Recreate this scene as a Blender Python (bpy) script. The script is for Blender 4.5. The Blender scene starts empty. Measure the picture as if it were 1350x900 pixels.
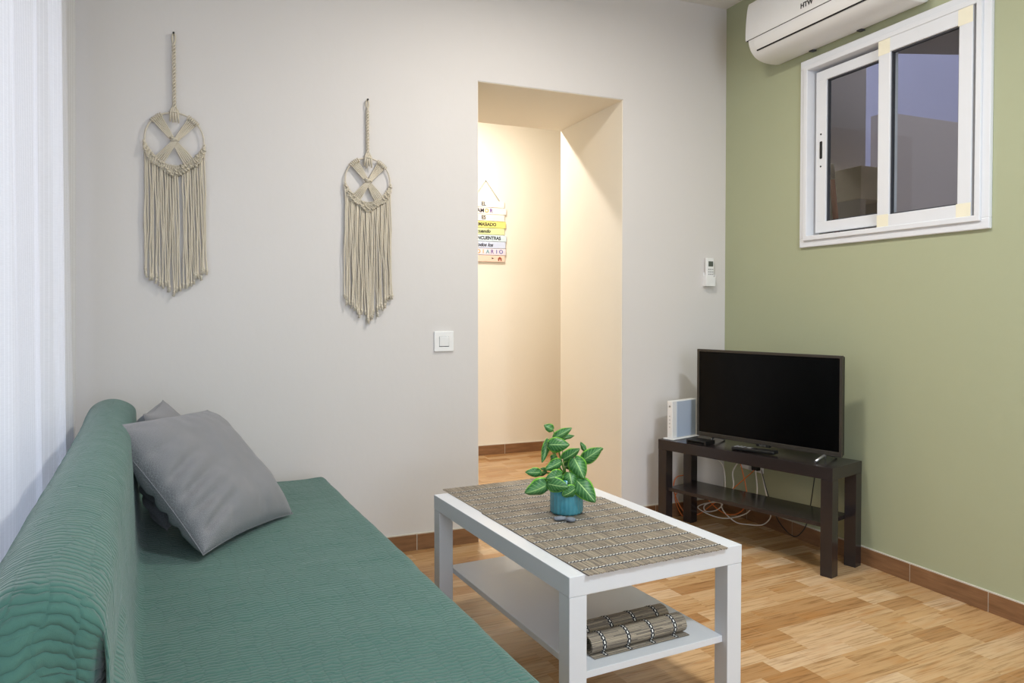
import bpy, bmesh, math, random
from mathutils import Vector, Matrix, noise
S = bpy.context.scene
C = S.collection
R = math.radians
random.seed(7)

# ---------------------------------------------------------------- camera, world, exposure
CAM_H = 1.0924; YAW = R(22.764); PITCH = R(1.177); FPX = 971.3; CY = 429.06
cd = bpy.data.cameras.new('camera'); cam = bpy.data.objects.new('camera', cd); C.objects.link(cam)
cam.location = (0, 0, CAM_H); cam.rotation_euler = (R(90) - PITCH, 0, -YAW)
cd.sensor_width = 36; cd.lens = FPX / 1350 * 36; cd.shift_y = -(450 - CY) / 1350
cd.clip_start = 0.02
S.camera = cam
w = bpy.data.worlds.new('dusk_sky'); S.world = w; w.use_nodes = True
bg = w.node_tree.nodes['Background']; bg.inputs[0].default_value = (0.72, 0.75, 0.94, 1); bg.inputs[1].default_value = 3.0
S.view_settings.view_transform = 'Standard'; S.view_settings.look = 'None'
S.view_settings.exposure = -0.06; S.view_settings.gamma = 1; S.view_settings.use_curve_mapping = False
def area(name, loc, size, power, col, rot=(0, 0, 0), shape='DISK', sy=None):
    l = bpy.data.lights.new(name, 'AREA'); l.shape = shape; l.size = size; l.energy = power; l.color = col
    if sy: l.size_y = sy
    o = bpy.data.objects.new(name, l); o.location = loc; o.rotation_euler = rot; C.objects.link(o); return o
LAMP1 = (1.30, 2.15, 2.62); LAMP2 = (1.45, 0.10, 2.62); LAMPH = (1.5, 4.46, 2.62)
area('lamp_light', LAMP1, 0.22, 24, (1, 0.94, 0.87))
area('lamp_light', LAMP2, 0.26, 52, (0.82, 0.92, 1))
area('fill_daylight', (0.75, -1.93, 1.35), 1.3, 42, (0.75, 0.86, 1), (R(90), 0, 0), 'RECTANGLE', 1.7)  # added fill light in the unseen window opening behind the camera
area('lamp_light', (3.15, 1.3, 2.50), 0.12, 34, (1, 0.90, 0.78))  # added courtyard lamp, out of view, warms the box and side wall
area('lamp_light', LAMPH, 0.10, 36, (1, 0.94, 0.87))

# pixel ray of the 1350x900 photograph -> point in the room (only used to read positions)
def ray(u, v):
    r = (u - 675) / FPX; up = (CY - v) / FPX; cp, sp = math.cos(PITCH), math.sin(PITCH)
    f = cp + up * sp; z = -sp + up * cp; s, c = math.sin(YAW), math.cos(YAW)
    return Vector((r * c + f * s, -r * s + f * c, z))
def at(u, v, X=None, Y=None, Z=None):
    d = ray(u, v); o = Vector((0, 0, CAM_H))
    t = X / d.x if X is not None else Y / d.y if Y is not None else (Z - CAM_H) / d.z
    return o + d * t

# ---------------------------------------------------------------- materials
def lin(c): return tuple(((x / 255 / 12.92) if x / 255 <= .04045 else ((x / 255 + .055) / 1.055) ** 2.4) for x in c)
class NT:
    def __init__(s, name):
        s.m = bpy.data.materials.new(name); s.m.use_nodes = True; s.t = s.m.node_tree; s.b = s.t.nodes['Principled BSDF']; s.out = s.t.nodes['Material Output']
    def n(s, typ, **k):
        x = s.t.nodes.new(typ)
        for a, b in k.items(): setattr(x, a, b)
        return x
    def l(s, a, b): s.t.links.new(a, b)
    def inp(s, node, i, v):
        if isinstance(v, bpy.types.NodeSocket): s.l(v, node.inputs[i])
        else: node.inputs[i].default_value = v
    def math(s, op, a, b=0.0, c=None):
        x = s.n('ShaderNodeMath', operation=op); s.inp(x, 0, a); s.inp(x, 1, b)
        if c is not None: s.inp(x, 2, c)
        return x.outputs[0]
    def mix(s, f, a, b, mode='MIX'):
        x = s.n('ShaderNodeMix', data_type='RGBA', blend_type=mode)
        s.inp(x, 0, f)
        for i, v in ((6, a), (7, b)): s.inp(x, i, v if isinstance(v, bpy.types.NodeSocket) else (*v, 1)[:4])
        return x.outputs[2]
    def co(s, which='Object'): return s.n('ShaderNodeTexCoord').outputs[which]
    def mapping(s, v, scale=(1, 1, 1), rot=(0, 0, 0), loc=(0, 0, 0)):
        x = s.n('ShaderNodeMapping'); s.l(v, x.inputs[0]); x.inputs[1].default_value = loc; x.inputs[2].default_value = rot; x.inputs[3].default_value = scale; return x.outputs[0]
    def noise(s, v, scale, detail=3, rough=.5):
        x = s.n('ShaderNodeTexNoise'); s.l(v, x.inputs['Vector']); x.inputs['Scale'].default_value = scale; x.inputs['Detail'].default_value = detail; x.inputs['Roughness'].default_value = rough; return x.outputs[0]
    def ramp(s, f, stops):
        x = s.n('ShaderNodeValToRGB'); s.l(f, x.inputs[0]); e = x.color_ramp.elements
        while len(e) < len(stops): e.new(.5)
        for i, (p, c) in enumerate(stops): e[i].position = p; e[i].color = (*c, 1)[:4]
        return x.outputs[0]
    def bump(s, h, strength=.3, dist=.001):
        x = s.n('ShaderNodeBump'); s.l(h, x.inputs['Height']); x.inputs['Strength'].default_value = strength; x.inputs['Distance'].default_value = dist; s.l(x.outputs[0], s.b.inputs['Normal'])
    def sep(s, v):
        x = s.n('ShaderNodeSeparateXYZ'); s.l(v, x.inputs[0]); return x.outputs
    def comb(s, x, y, z=0.0):
        q = s.n('ShaderNodeCombineXYZ'); s.inp(q, 0, x); s.inp(q, 1, y); s.inp(q, 2, z); return q.outputs[0]
    def wn(s, v):
        q = s.n('ShaderNodeTexWhiteNoise', noise_dimensions='3D'); s.l(v, q.inputs[0]); return q.outputs[0]
def plain(name, rgb, rough=.5, metal=0, var=.06, vs=30, bump=0, bs=200, spec=.5, coat=0):
    t = NT(name); c = lin(rgb); v = t.co()
    n = t.noise(v, vs, 4)
    t.l(t.mix(n, tuple(x * (1 - var) for x in c), tuple(min(1, x * (1 + var)) for x in c)), t.b.inputs['Base Color'])
    t.b.inputs['Roughness'].default_value = rough; t.b.inputs['Metallic'].default_value = metal; t.b.inputs['Specular IOR Level'].default_value = spec
    t.b.inputs['Coat Weight'].default_value = coat
    if bump: t.bump(t.noise(v, bs, 3), bump, .001)
    return t.m
def wallmat(name, rgb):
    t = NT(name); c = lin(rgb); v = t.co()
    n = t.noise(v, 1.6, 4)
    t.l(t.mix(n, tuple(x * .975 for x in c), tuple(x * 1.025 for x in c)), t.b.inputs['Base Color'])
    t.b.inputs['Roughness'].default_value = .62; t.b.inputs['Specular IOR Level'].default_value = .3
    t.bump(t.noise(t.mapping(v, (1, 1, .8)), 14, 5), .22, .006)
    return t.m
M = {}
M['wall_grey'] = wallmat('wall_grey', (214, 210, 206))
M['wall_green'] = wallmat('wall_green', (171, 175, 143))
M['wall_cream'] = wallmat('wall_cream', (236, 229, 214))
M['ceiling'] = wallmat('ceiling_white', (232, 229, 224))
M['plaster_out'] = wallmat('outdoor_plaster', (198, 190, 182))
M['plaster_dusk_blue'] = wallmat('dusk_tinted_plaster', (192, 194, 216))  # far wall: blue of the dusk sky put into the colour
M['white_lacquer'] = plain('white_lacquer', (212, 214, 217), .28, var=.01)
M['white_pvc'] = plain('white_pvc', (224, 226, 229), .32, var=.01)
M['white_plastic'] = plain('white_plastic', (232, 232, 230), .35, var=.01)
M['cream_tape'] = plain('cream_tape', (238, 232, 208), .6, var=.03)
M['black_brown'] = plain('black_brown_foil', (42, 36, 36), .2, var=.12, vs=60, bump=.05)
M['tv_black'] = plain('black_plastic', (18, 18, 18), .4)
M['bezel'] = plain('grey_brown_bezel', (70, 65, 58), .35, .4)
M['screen'] = plain('dark_glass_screen', (3, 3, 4), .22, var=0, spec=.16)
M['gap'] = plain('dark_gap', (22, 20, 20), .8)
M['silver'] = plain('brushed_silver', (170, 170, 170), .3, .9)
M['seal'] = plain('dark_rubber_seal', (58, 60, 66), .6)
M['cord'] = None
M['orange'] = plain('orange_cable', (226, 122, 52), .45)
M['white_cable'] = plain('white_cable', (232, 226, 214), .45)
M['black_cable'] = plain('black_cable', (20, 20, 22), .45)
M['stone'] = plain('grey_stone', (112, 118, 126), .8, var=.25, vs=120, bump=.4)
M['soil'] = plain('dark_soil', (48, 34, 24), .9, var=.4, vs=300, bump=.6)
M['stem'] = plain('green_stem', (88, 132, 52), .5)
M['foam'] = plain('dark_lining', (48, 56, 54), .9)
M['cardboard'] = plain('pale_panel', (240, 226, 198), .8)
M['red_wood'] = plain('red_painted_wood', (150, 74, 52), .5)
M['rock'] = M['stone']

def m_floor():
    t = NT('wood_look_tile_floor')
    v = t.mapping(t.co(), rot=(0, 0, R(-3.5)), loc=(-.02, .06, 0))
    s = t.sep(v); x, y = s[0], s[1]
    ph = .0762
    row = t.math('FLOOR', t.math('DIVIDE', y, ph))
    off = t.wn(t.comb(row, 3.3, 1.7))
    xs = t.math('ADD', t.math('DIVIDE', x, .168), t.math('MULTIPLY', off, 3))
    cell = t.math('FLOOR', xs)
    # some neighbouring blocks merge into longer or wider ones
    pair = t.math('FLOOR', t.math('DIVIDE', cell, 2))
    sel = t.math('GREATER_THAN', t.wn(t.comb(pair, row, 9.1)), .62)
    key = t.math('ADD', t.math('MULTIPLY', cell, t.math('SUBTRACT', 1, sel)), t.math('MULTIPLY', t.math('ADD', pair, 500), sel))
    rnd = t.wn(t.comb(key, row, 0.5))
    col = t.ramp(rnd, [(0, lin((164, 122, 78))), (.25, lin((176, 136, 92))), (.5, lin((187, 149, 104))), (.75, lin((194, 159, 117))), (1, lin((204, 174, 138)))])
    gv = t.comb(t.math('ADD', t.math('MULTIPLY', x, 6), t.math('MULTIPLY', rnd, 50)), t.math('MULTIPLY', y, 120), rnd)
    g = t.noise(gv, 1, 5, .62)
    gr = t.ramp(g, [(.34, (.5, .42, .32)), (.5, (1, 1, 1)), (.72, (1.12, 1.12, 1.12))])
    col = t.mix(.72, col, gr, 'MULTIPLY')
    g2 = t.noise(t.comb(t.math('MULTIPLY', x, 5), t.math('ADD', t.math('MULTIPLY', y, 26), t.math('MULTIPLY', rnd, 30)), 0.0), 1, 3, .5)
    col = t.mix(t.math('MULTIPLY', t.ramp(g2, [(.52, (0, 0, 0)), (.72, (1, 1, 1))]), .45), col, lin((176, 120, 62)))
    def grout(c, pitch):
        f = t.math('FRACT', t.math('DIVIDE', c, pitch)); d = t.math('MULTIPLY', t.math('MINIMUM', f, t.math('SUBTRACT', 1, f)), pitch)
        return t.math('LESS_THAN', d, .0011)
    gm = t.math('MAXIMUM', grout(x, .4572), grout(y, .4572))
    col = t.mix(t.math('MULTIPLY', gm, .6), col, lin((170, 140, 104)))
    t.l(col, t.b.inputs['Base Color']); t.b.inputs['Roughness'].default_value = .27; t.b.inputs['Specular IOR Level'].default_value = .45
    t.bump(t.math('SUBTRACT', t.math('MULTIPLY', g, .25), gm), .25, .001)
    return t.m
M['floor'] = m_floor()
def m_skirt():
    t = NT('terracotta_wood_tile'); v = t.co(); s = t.sep(v); h = t.math('ADD', s[0], s[1])
    g = t.noise(t.comb(t.math('MULTIPLY', h, 7), 0.0, t.math('MULTIPLY', s[2], 60)), 1, 4, .6)
    t.l(t.ramp(g, [(.3, lin((118, 84, 56))), (.6, lin((142, 104, 72))), (.8, lin((160, 122, 88)))]), t.b.inputs['Base Color'])
    t.b.inputs['Roughness'].default_value = .35; return t.m
M['skirt'] = m_skirt()
M['grout'] = plain('pale_grout', (206, 200, 186), .7)

def m_quilt():
    t = NT('green_quilted_cotton'); v = t.co('UV'); s = t.sep(v); x, y = s[0], s[1]
    wob = t.noise(t.comb(x, y), 9, 2)
    cx = t.math('ADD', t.math('DIVIDE', x, .034), t.math('MULTIPLY', wob, 2.2))
    cell = t.math('FLOOR', cx); ph = t.wn(t.comb(cell, t.math('FLOOR', t.math('DIVIDE', y, .045)), 2.0))
    n2 = t.noise(t.comb(t.math('MULTIPLY', x, 22), t.math('MULTIPLY', y, 12)), 1.4, 2)
    arg = t.math('ADD', t.math('MULTIPLY', y, 2 * math.pi / .0125), t.math('MULTIPLY', n2, 13))
    arg = t.math('ADD', arg, t.math('MULTIPLY', ph, 6.3))
    wv = t.math('ABSOLUTE', t.math('SINE', t.math('MULTIPLY', arg, .5)))
    seam = t.math('MINIMUM', 1, t.math('MULTIPLY', t.math('MINIMUM', t.math('FRACT', cx), t.math('SUBTRACT', 1, t.math('FRACT', cx))), 9))
    h = t.math('MULTIPLY', t.math('POWER', wv, .6), t.math('ADD', .55, t.math('MULTIPLY', seam, .45)))
    fine = t.noise(v, 900, 2)
    h2 = t.math('ADD', h, t.math('MULTIPLY', fine, .12))
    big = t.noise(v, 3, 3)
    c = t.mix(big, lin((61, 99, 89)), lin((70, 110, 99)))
    c = t.mix(t.math('MULTIPLY', t.math('SUBTRACT', 1, h), .5), c, lin((44, 82, 76)))  # shade in the grooves between ridges painted into the colour
    t.l(c, t.b.inputs['Base Color']); t.b.inputs['Roughness'].default_value = .8
    t.b.inputs['Sheen Weight'].default_value = .25; t.b.inputs['Sheen Roughness'].default_value = .5; t.b.inputs['Specular IOR Level'].default_value = .25
    t.bump(h2, .85, .0025); return t.m
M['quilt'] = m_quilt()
def m_grey_fabric():
    t = NT('grey_woven_fabric'); v = t.co('UV'); s = t.sep(v)
    wv = t.math('MULTIPLY', t.math('SINE', t.math('MULTIPLY', s[0], 4200)), t.math('SINE', t.math('MULTIPLY', s[1], 4200)))
    n = t.noise(v, 650, 3, .85)
    t.l(t.ramp(n, [(.3, lin((70, 71, 76))), (.5, lin((124, 124, 127))), (.7, lin((178, 177, 178)))]), t.b.inputs['Base Color'])
    t.b.inputs['Roughness'].default_value = .9; t.b.inputs['Specular IOR Level'].default_value = .15; t.b.inputs['Sheen Weight'].default_value = .2
    t.bump(t.math('ADD', t.math('MULTIPLY', wv, .4), n), .35, .0008); return t.m
M['grey_fabric'] = m_grey_fabric()
def m_curtain():
    t = NT('sheer_white_voile'); v = t.co('UV'); s = t.sep(v)
    st = t.math('SINE', t.math('MULTIPLY', s[0], 2 * math.pi / .021))
    stripe = t.math('GREATER_THAN', st, .86)
    dob = t.noise(t.comb(t.math('MULTIPLY', s[0], 30), t.math('MULTIPLY', s[1], 420)), 1, 2)
    for q in (t.b,): t.t.nodes.remove(q)
    tr = t.n('ShaderNodeBsdfTransparent'); tl = t.n('ShaderNodeBsdfTranslucent'); df = t.n('ShaderNodeBsdfDiffuse')
    col = t.mix(dob, (.72, .72, .725), (.83, .83, .835)); t.l(col, df.inputs[0]); t.l(col, tl.inputs[0])
    m1 = t.n('ShaderNodeMixShader'); m1.inputs[0].default_value = .27; t.l(df.outputs[0], m1.inputs[1]); t.l(tl.outputs[0], m1.inputs[2])
    op = t.math('ADD', .87, t.math('MULTIPLY', stripe, .11))
    m2 = t.n('ShaderNodeMixShader'); t.l(op, m2.inputs[0]); t.l(tr.outputs[0], m2.inputs[1]); t.l(m1.outputs[0], m2.inputs[2]); t.l(m2.outputs[0], t.out.inputs[0])
    return t.m
M['curtain'] = m_curtain()
def m_cord():
    t = NT('natural_cotton_cord'); v = t.co('UV'); s = t.sep(v)
    tw = t.math('SINE', t.math('ADD', t.math('MULTIPLY', s[0], 12.566), t.math('MULTIPLY', s[1], 1300)))
    n = t.noise(t.co(), 40, 3)
    t.l(t.mix(t.math('MULTIPLY', t.math('ADD', tw, 1), .3), t.mix(n, lin((214, 204, 184)), lin((232, 224, 206))), lin((178, 166, 144))), t.b.inputs['Base Color'])
    t.b.inputs['Roughness'].default_value = .9; t.b.inputs['Specular IOR Level'].default_value = .15
    t.bump(tw, .5, .0008); return t.m
M['cord'] = m_cord()
M['ring'] = plain('pale_wood_hoop', (206, 196, 178), .5)
def m_reed():
    t = NT('grey_brown_reed'); v = t.co('UV'); s = t.sep(v)
    k = t.math('FLOOR', t.math('DIVIDE', s[0], .0023)); r = t.wn(t.comb(k, t.math('FLOOR', t.math('ADD', t.math('DIVIDE', s[1], .09), t.wn(t.comb(k, 1.0, 4.0)))), 0.0))
    f = t.noise(t.comb(t.math('MULTIPLY', s[0], 900), t.math('MULTIPLY', s[1], 30)), 1, 3)
    c = t.ramp(t.math('ADD', t.math('MULTIPLY', r, .6), t.math('MULTIPLY', f, .4)), [(.15, lin((98, 90, 82))), (.5, lin((144, 133, 117))), (.85, lin((182, 168, 144)))])
    fr = t.math('FRACT', t.math('DIVIDE', s[0], .0023)); e = t.math('MULTIPLY', t.math('SINE', t.math('MULTIPLY', fr, math.pi)), 1)
    c = t.mix(t.math('LESS_THAN', e, .3), c, lin((98, 88, 76)))
    t.l(c, t.b.inputs['Base Color']); t.b.inputs['Roughness'].default_value = .6
    t.bump(e, .6, .0009); return t.m
M['reed'] = m_reed()
def m_stitch():
    t = NT('black_and_white_stitched_thread'); v = t.co('UV'); s = t.sep(v)   # u along band, v across 0..1
    a = t.math('FRACT', t.math('DIVIDE', s[0], .0105))
    y = t.math('ABSOLUTE', t.math('SUBTRACT', s[1], .5))
    bead = t.math('MULTIPLY', t.math('LESS_THAN', y, .17), t.math('LESS_THAN', t.math('ABSOLUTE', t.math('SUBTRACT', a, .5)), .33))
    side = t.math('MULTIPLY', t.math('GREATER_THAN', y, .44), t.math('LESS_THAN', t.math('ABSOLUTE', t.math('SUBTRACT', t.math('FRACT', t.math('ADD', a, .5)), .5)), .2))
    c = t.mix(t.math('MAXIMUM', bead, t.math('MULTIPLY', side, .8)), lin((24, 26, 34)), lin((232, 230, 222)))
    t.l(c, t.b.inputs['Base Color']); t.b.inputs['Roughness'].default_value = .8
    t.bump(bead, .6, .001); return t.m
M['stitch'] = m_stitch()
def m_leaf():
    t = NT('variegated_green_leaf'); v = t.co('UV'); s = t.sep(v)   # u across -1..1 stored 0..1, v along
    x = t.math('ABSOLUTE', t.math('SUBTRACT', t.math('MULTIPLY', s[0], 2), 1)); y = s[1]
    mid = t.math('LESS_THAN', x, .05)
    vn = t.math('ABSOLUTE', t.math('SUBTRACT', t.math('FRACT', t.math('SUBTRACT', t.math('MULTIPLY', y, 6.5), t.math('MULTIPLY', x, 2.2))), .5))
    vein = t.math('MULTIPLY', t.math('LESS_THAN', vn, .075), t.math('LESS_THAN', x, .8))
    n = t.noise(t.co(), 130, 3)
    oi = t.n('ShaderNodeObjectInfo').outputs['Random']
    base = t.mix(n, lin((20, 74, 32)), lin((50, 116, 48)))
    pale = t.mix(n, lin((96, 160, 92)), lin((142, 190, 128)))
    inner = t.math('MULTIPLY', t.math('SUBTRACT', 1, t.math('MINIMUM', 1, t.math('MULTIPLY', x, 1.5))), .55)
    c = t.mix(t.math('MULTIPLY', inner, t.math('ADD', .25, oi)), base, pale)
    c = t.mix(t.math('MULTIPLY', vein, .45), c, lin((150, 200, 120)))
    c = t.mix(t.math('MULTIPLY', mid, .8), c, lin((186, 222, 142)))
    edge = t.math('GREATER_THAN', t.math('ADD', x, t.math('MULTIPLY', n, .12)), .92)
    c = t.mix(t.math('MULTIPLY', edge, .8), c, lin((128, 196, 62)))
    t.l(c, t.b.inputs['Base Color']); t.b.inputs['Roughness'].default_value = .42
    t.b.inputs['Subsurface Weight'].default_value = .0
    t.bump(t.math('SUBTRACT', t.math('MULTIPLY', n, .3), t.math('MAXIMUM', vein, mid)), .4, .0012); return t.m
M['leaf'] = m_leaf()
def m_pot():
    t = NT('ribbed_turquoise_glass'); v = t.co(); s = t.sep(v)
    n = t.noise(v, 40, 3)
    t.l(t.mix(n, lin((58, 138, 158)), lin((96, 176, 190))), t.b.inputs['Base Color'])
    t.b.inputs['Roughness'].default_value = .14; t.b.inputs['Transmission Weight'].default_value = .25; t.b.inputs['Coat Weight'].default_value = .5
    return t.m
M['pot'] = m_pot()
def m_glass():
    t = NT('window_glass')
    gl = t.n('ShaderNodeBsdfGlossy'); gl.inputs['Roughness'].default_value = .01; tr = t.n('ShaderNodeBsdfTransparent'); tr.inputs[0].default_value = (.9, .92, .93, 1)
    fr = t.n('ShaderNodeFresnel'); fr.inputs[0].default_value = 1.7
    mx = t.n('ShaderNodeMixShader'); geo = t.n('ShaderNodeNewGeometry'); t.l(t.math('MULTIPLY', t.math('MULTIPLY', fr.outputs[0], .7), t.math('SUBTRACT', 1, geo.outputs['Backfacing'])), mx.inputs[0]); t.l(tr.outputs[0], mx.inputs[1]); t.l(gl.outputs[0], mx.inputs[2]); t.t.nodes.remove(t.b); t.l(mx.outputs[0], t.out.inputs[0])
    return t.m
M['glass'] = m_glass()
def m_emit(name, col, st):
    t = NT(name); t.b.inputs['Emission Color'].default_value = (*col, 1); t.b.inputs['Emission Strength'].default_value = st; return t.m
M['diffuser'] = m_emit('lit_lamp_diffuser', (1, .93, .82), 3)

# ---------------------------------------------------------------- mesh helpers
class MB:
    def __init__(s): s.bm = bmesh.new(); s.uv = s.bm.loops.layers.uv.new('UVMap')
    def box(s, a, b, bev=0, mat=None, seg=2):
        a = Vector(a); b = Vector(b); lo = Vector(map(min, a, b)); hi = Vector(map(max, a, b))
        t = bmesh.new(); bmesh.ops.create_cube(t, size=1)
        for v in t.verts: v.co = Vector(((lo[i] + hi[i]) / 2 + v.co[i] * (hi[i] - lo[i])) for i in range(3))
        if bev: bmesh.ops.bevel(t, geom=t.edges[:], offset=bev, segments=seg, profile=.5, affect='EDGES')
        s.merge(t, mat); return s
    def merge(s, t, mat=None):
        if mat is not None: t.transform(mat)
        mp = {v: s.bm.verts.new(v.co) for v in t.verts}
        uvl = t.loops.layers.uv.active
        for f in t.faces:
            try: nf = s.bm.faces.new([mp[v] for v in f.verts])
            except ValueError: continue
            nf.smooth = f.smooth
            if uvl:
                for l0, l1 in zip(f.loops, nf.loops): l1[s.uv].uv = l0[uvl].uv
        t.free()
    def cyl(s, a, b, r, r2=None, n=24, cap=True):
        return s.tube([a, b], [r, r if r2 is None else r2], n, cap)
    def tube(s, pts, r, n=10, cap=True, smooth=True):
        pts = [Vector(p) for p in pts]; rr = r if isinstance(r, (list, tuple)) else [r] * len(pts)
        up = None; rings = []; L = 0; Ls = []
        for i, p in enumerate(pts):
            d = (pts[min(i + 1, len(pts) - 1)] - pts[max(i - 1, 0)])
            if d.length < 1e-9: d = Vector((0, 0, 1))
            d.normalize()
            if up is None: up = d.orthogonal().normalized()
            else:
                up = (up - d * up.dot(d)); up = up.normalized() if up.length > 1e-6 else d.orthogonal().normalized()
            sd = d.cross(up)
            if i: L += (p - pts[i - 1]).length
            Ls.append(L)
            rings.append([s.bm.verts.new(p + (up * math.cos(2 * math.pi * k / n) + sd * math.sin(2 * math.pi * k / n)) * rr[i]) for k in range(n)])
        for i in range(len(rings) - 1):
            for k in range(n):
                k2 = (k + 1) % n
                f = s.bm.faces.new([rings[i][k], rings[i][k2], rings[i + 1][k2], rings[i + 1][k]]); f.smooth = smooth
                for lo, uv in zip(f.loops, ((k / n, Ls[i]), ((k + 1) / n, Ls[i]), ((k + 1) / n, Ls[i + 1]), (k / n, Ls[i + 1]))): lo[s.uv].uv = uv
        if cap:
            s.bm.faces.new(rings[0][::-1]); s.bm.faces.new(rings[-1])
        return s
    def grid(s, fn, nu, nv, uvfn=None, closed=False, smooth=True):
        V = [[s.bm.verts.new(fn(i / nu, j / nv)) for j in range(nv + 1)] for i in range(nu + 1)]
        for i in range(nu):
            for j in range(nv):
                f = s.bm.faces.new([V[i][j], V[i + 1][j], V[i + 1][j + 1], V[i][j + 1]]); f.smooth = smooth
                for lo, (a, b) in zip(f.loops, ((i, j), (i + 1, j), (i + 1, j + 1), (i, j + 1))):
                    lo[s.uv].uv = uvfn(a / nu, b / nv) if uvfn else (a / nu, b / nv)
        return V
    def lathe(s, prof, n=48, ribs=0, amp=0, center=(0, 0)):
        rings = []
        for (r, z) in prof:
            rings.append([s.bm.verts.new((center[0] + (r + (amp * (abs(math.sin(ribs * math.pi * k / n)) - .5) if ribs and r > .01 else 0)) * math.cos(2 * math.pi * k / n), center[1] + (r + (amp * (abs(math.sin(ribs * math.pi * k / n)) - .5) if ribs and r > .01 else 0)) * math.sin(2 * math.pi * k / n), z)) for k in range(n)])
        for i in range(len(rings) - 1):
            for k in range(n):
                f = s.bm.faces.new([rings[i][k], rings[i][(k + 1) % n], rings[i + 1][(k + 1) % n], rings[i + 1][k]]); f.smooth = True
        s.bm.faces.new(rings[0][::-1]); s.bm.faces.new(rings[-1]); return s
    def prism(s, poly, lo, hi, axis='y', smooth=False):
        # poly: 2D points; extruded along axis
        def P(p, h): return {'y': (p[0], h, p[1]), 'x': (h, p[0], p[1]), 'z': (p[0], p[1], h)}[axis]
        A = [s.bm.verts.new(P(p, lo)) for p in poly]; B = [s.bm.verts.new(P(p, hi)) for p in poly]
        n = len(poly)
        for i in range(n):
            f = s.bm.faces.new([A[i], A[(i + 1) % n], B[(i + 1) % n], B[i]]); f.smooth = smooth
        s.bm.faces.new(A[::-1]); s.bm.faces.new(B); return s
    def build(s, name, mat, parent=None, loc=None, rot=None, mods=None, recalc=True):
        if recalc: bmesh.ops.recalc_face_normals(s.bm, faces=s.bm.faces[:])
        me = bpy.data.meshes.new(name); s.bm.to_mesh(me); s.bm.free()
        for m in (mat if isinstance(mat, list) else [mat]): me.materials.append(m)
        o = bpy.data.objects.new(name, me); C.objects.link(o)
        if parent: o.parent = parent
        if loc is not None: o.location = loc
        if rot is not None: o.rotation_euler = rot
        return o
def tag(o, label=None, cat=None, group=None, kind=None):
    if label: o['label'] = label
    if cat: o['category'] = cat
    if group: o['group'] = group
    if kind: o['kind'] = kind
    return o
def thing(name, label, cat, loc=(0, 0, 0), rz=0, group=None):
    o = bpy.data.objects.new(name, None); o.empty_display_size = .1; C.objects.link(o); o.location = loc; o.rotation_euler = (0, 0, rz)
    return tag(o, label, cat, group)
def dup_tree(o, parent=None):
    c = o.copy(); C.objects.link(c)
    if parent: c.parent = parent
    for ch in [k for k in bpy.data.objects if k.parent == o]: dup_tree(ch, c)
    return c
def text(name, s, size, mat, parent, loc, rot, depth=.0006, sx=1, shear=0, bold=0):
    cu = bpy.data.curves.new(name, 'FONT'); cu.body = s; cu.size = size; cu.extrude = depth; cu.align_x = 'CENTER'; cu.align_y = 'CENTER'; cu.shear = shear; cu.offset = bold
    tmp = bpy.data.objects.new(name + '_tmp', cu); C.objects.link(tmp); bpy.context.view_layer.update()
    me = bpy.data.meshes.new_from_object(tmp.evaluated_get(bpy.context.evaluated_depsgraph_get())); bpy.data.objects.remove(tmp)
    me.materials.clear(); me.materials.append(mat)
    o = bpy.data.objects.new(name, me); C.objects.link(o); o.parent = parent; o.location = loc; o.rotation_euler = rot; o.scale = (sx, 1, 1); return o
def catmull(pts, n=8):
    P = [Vector(p) for p in pts]; P = [P[0] * 2 - P[1]] + P + [P[-1] * 2 - P[-2]]; out = []
    for i in range(1, len(P) - 2):
        a, b, c, d = P[i - 1:i + 3]
        for k in range(n):
            t = k / n; out.append(.5 * ((2 * b) + (c - a) * t + (2 * a - 5 * b + 4 * c - d) * t * t + (3 * b - a - 3 * c + d) * t ** 3))
    out.append(P[-2]); return out
def struct(name, mb, mat, **k):
    o = mb.build(name, mat, **k); o['kind'] = 'structure'; return o

# ---------------------------------------------------------------- room shell
XR = 2.626; YB = 3.257; YB2 = 3.960; H = 2.7195; XL = -.56; YF = -1.9
DX0, DX1, DH = 1.193, 1.980, 2.165
YH = 5.20; HX0, HX1 = .15, 3.6
struct('floor', MB().box((XL - .3, YF - .2, -.1), (HX1 + .2, YH + .2, 0)), M['floor'])
struct('ceiling', MB().box((XL - .3, YF - .2, H), (XR + .25, YB + .3, H + .15)), M['ceiling'])
wb = MB().box((XL - .3, YB, 0), (DX0, YB2, H)).box((DX1, YB, 0), (XR + .25, YB2, H)).box((DX0, YB, DH), (DX1, YB2, H))
struct('wall_back', wb, [M['wall_grey']])
# cream paint inside the deep doorway: thin paint coat on the reveals
rv = MB().box((DX1 - .003, YB + .004, 0), (DX1, YB2, DH)).box((DX0, YB + .004, DH - .003), (DX1, YB2, DH)).box((DX0, YB + .004, 0), (DX0 + .003, YB2, DH))
struct('trim_1', rv, M['wall_cream'])
WY0, WY1, WZ0, WZ1 = 1.800, 2.690, 1.400, 2.250
wr = MB().box((XR, YF, 0), (XR + .12, YB, WZ0)).box((XR, YF, WZ1), (XR + .12, YB, H)).box((XR, YF, WZ0), (XR + .12, WY0, WZ1)).box((XR, WY1, WZ0), (XR + .12, YB, WZ1))
struct('wall_right', wr, M['wall_green'])
LY0, LY1, LZ0, LZ1 = .9, 2.78, .16, 2.25
wl = MB().box((XL - .2, YF, 0), (XL, YB, LZ0)).box((XL - .2, YF, LZ1), (XL, YB, H)).box((XL - .2, YF, LZ0), (XL, LY0, LZ1)).box((XL - .2, LY1, LZ0), (XL, YB, LZ1))
struct('wall_left', wl, M['wall_grey'])
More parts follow.
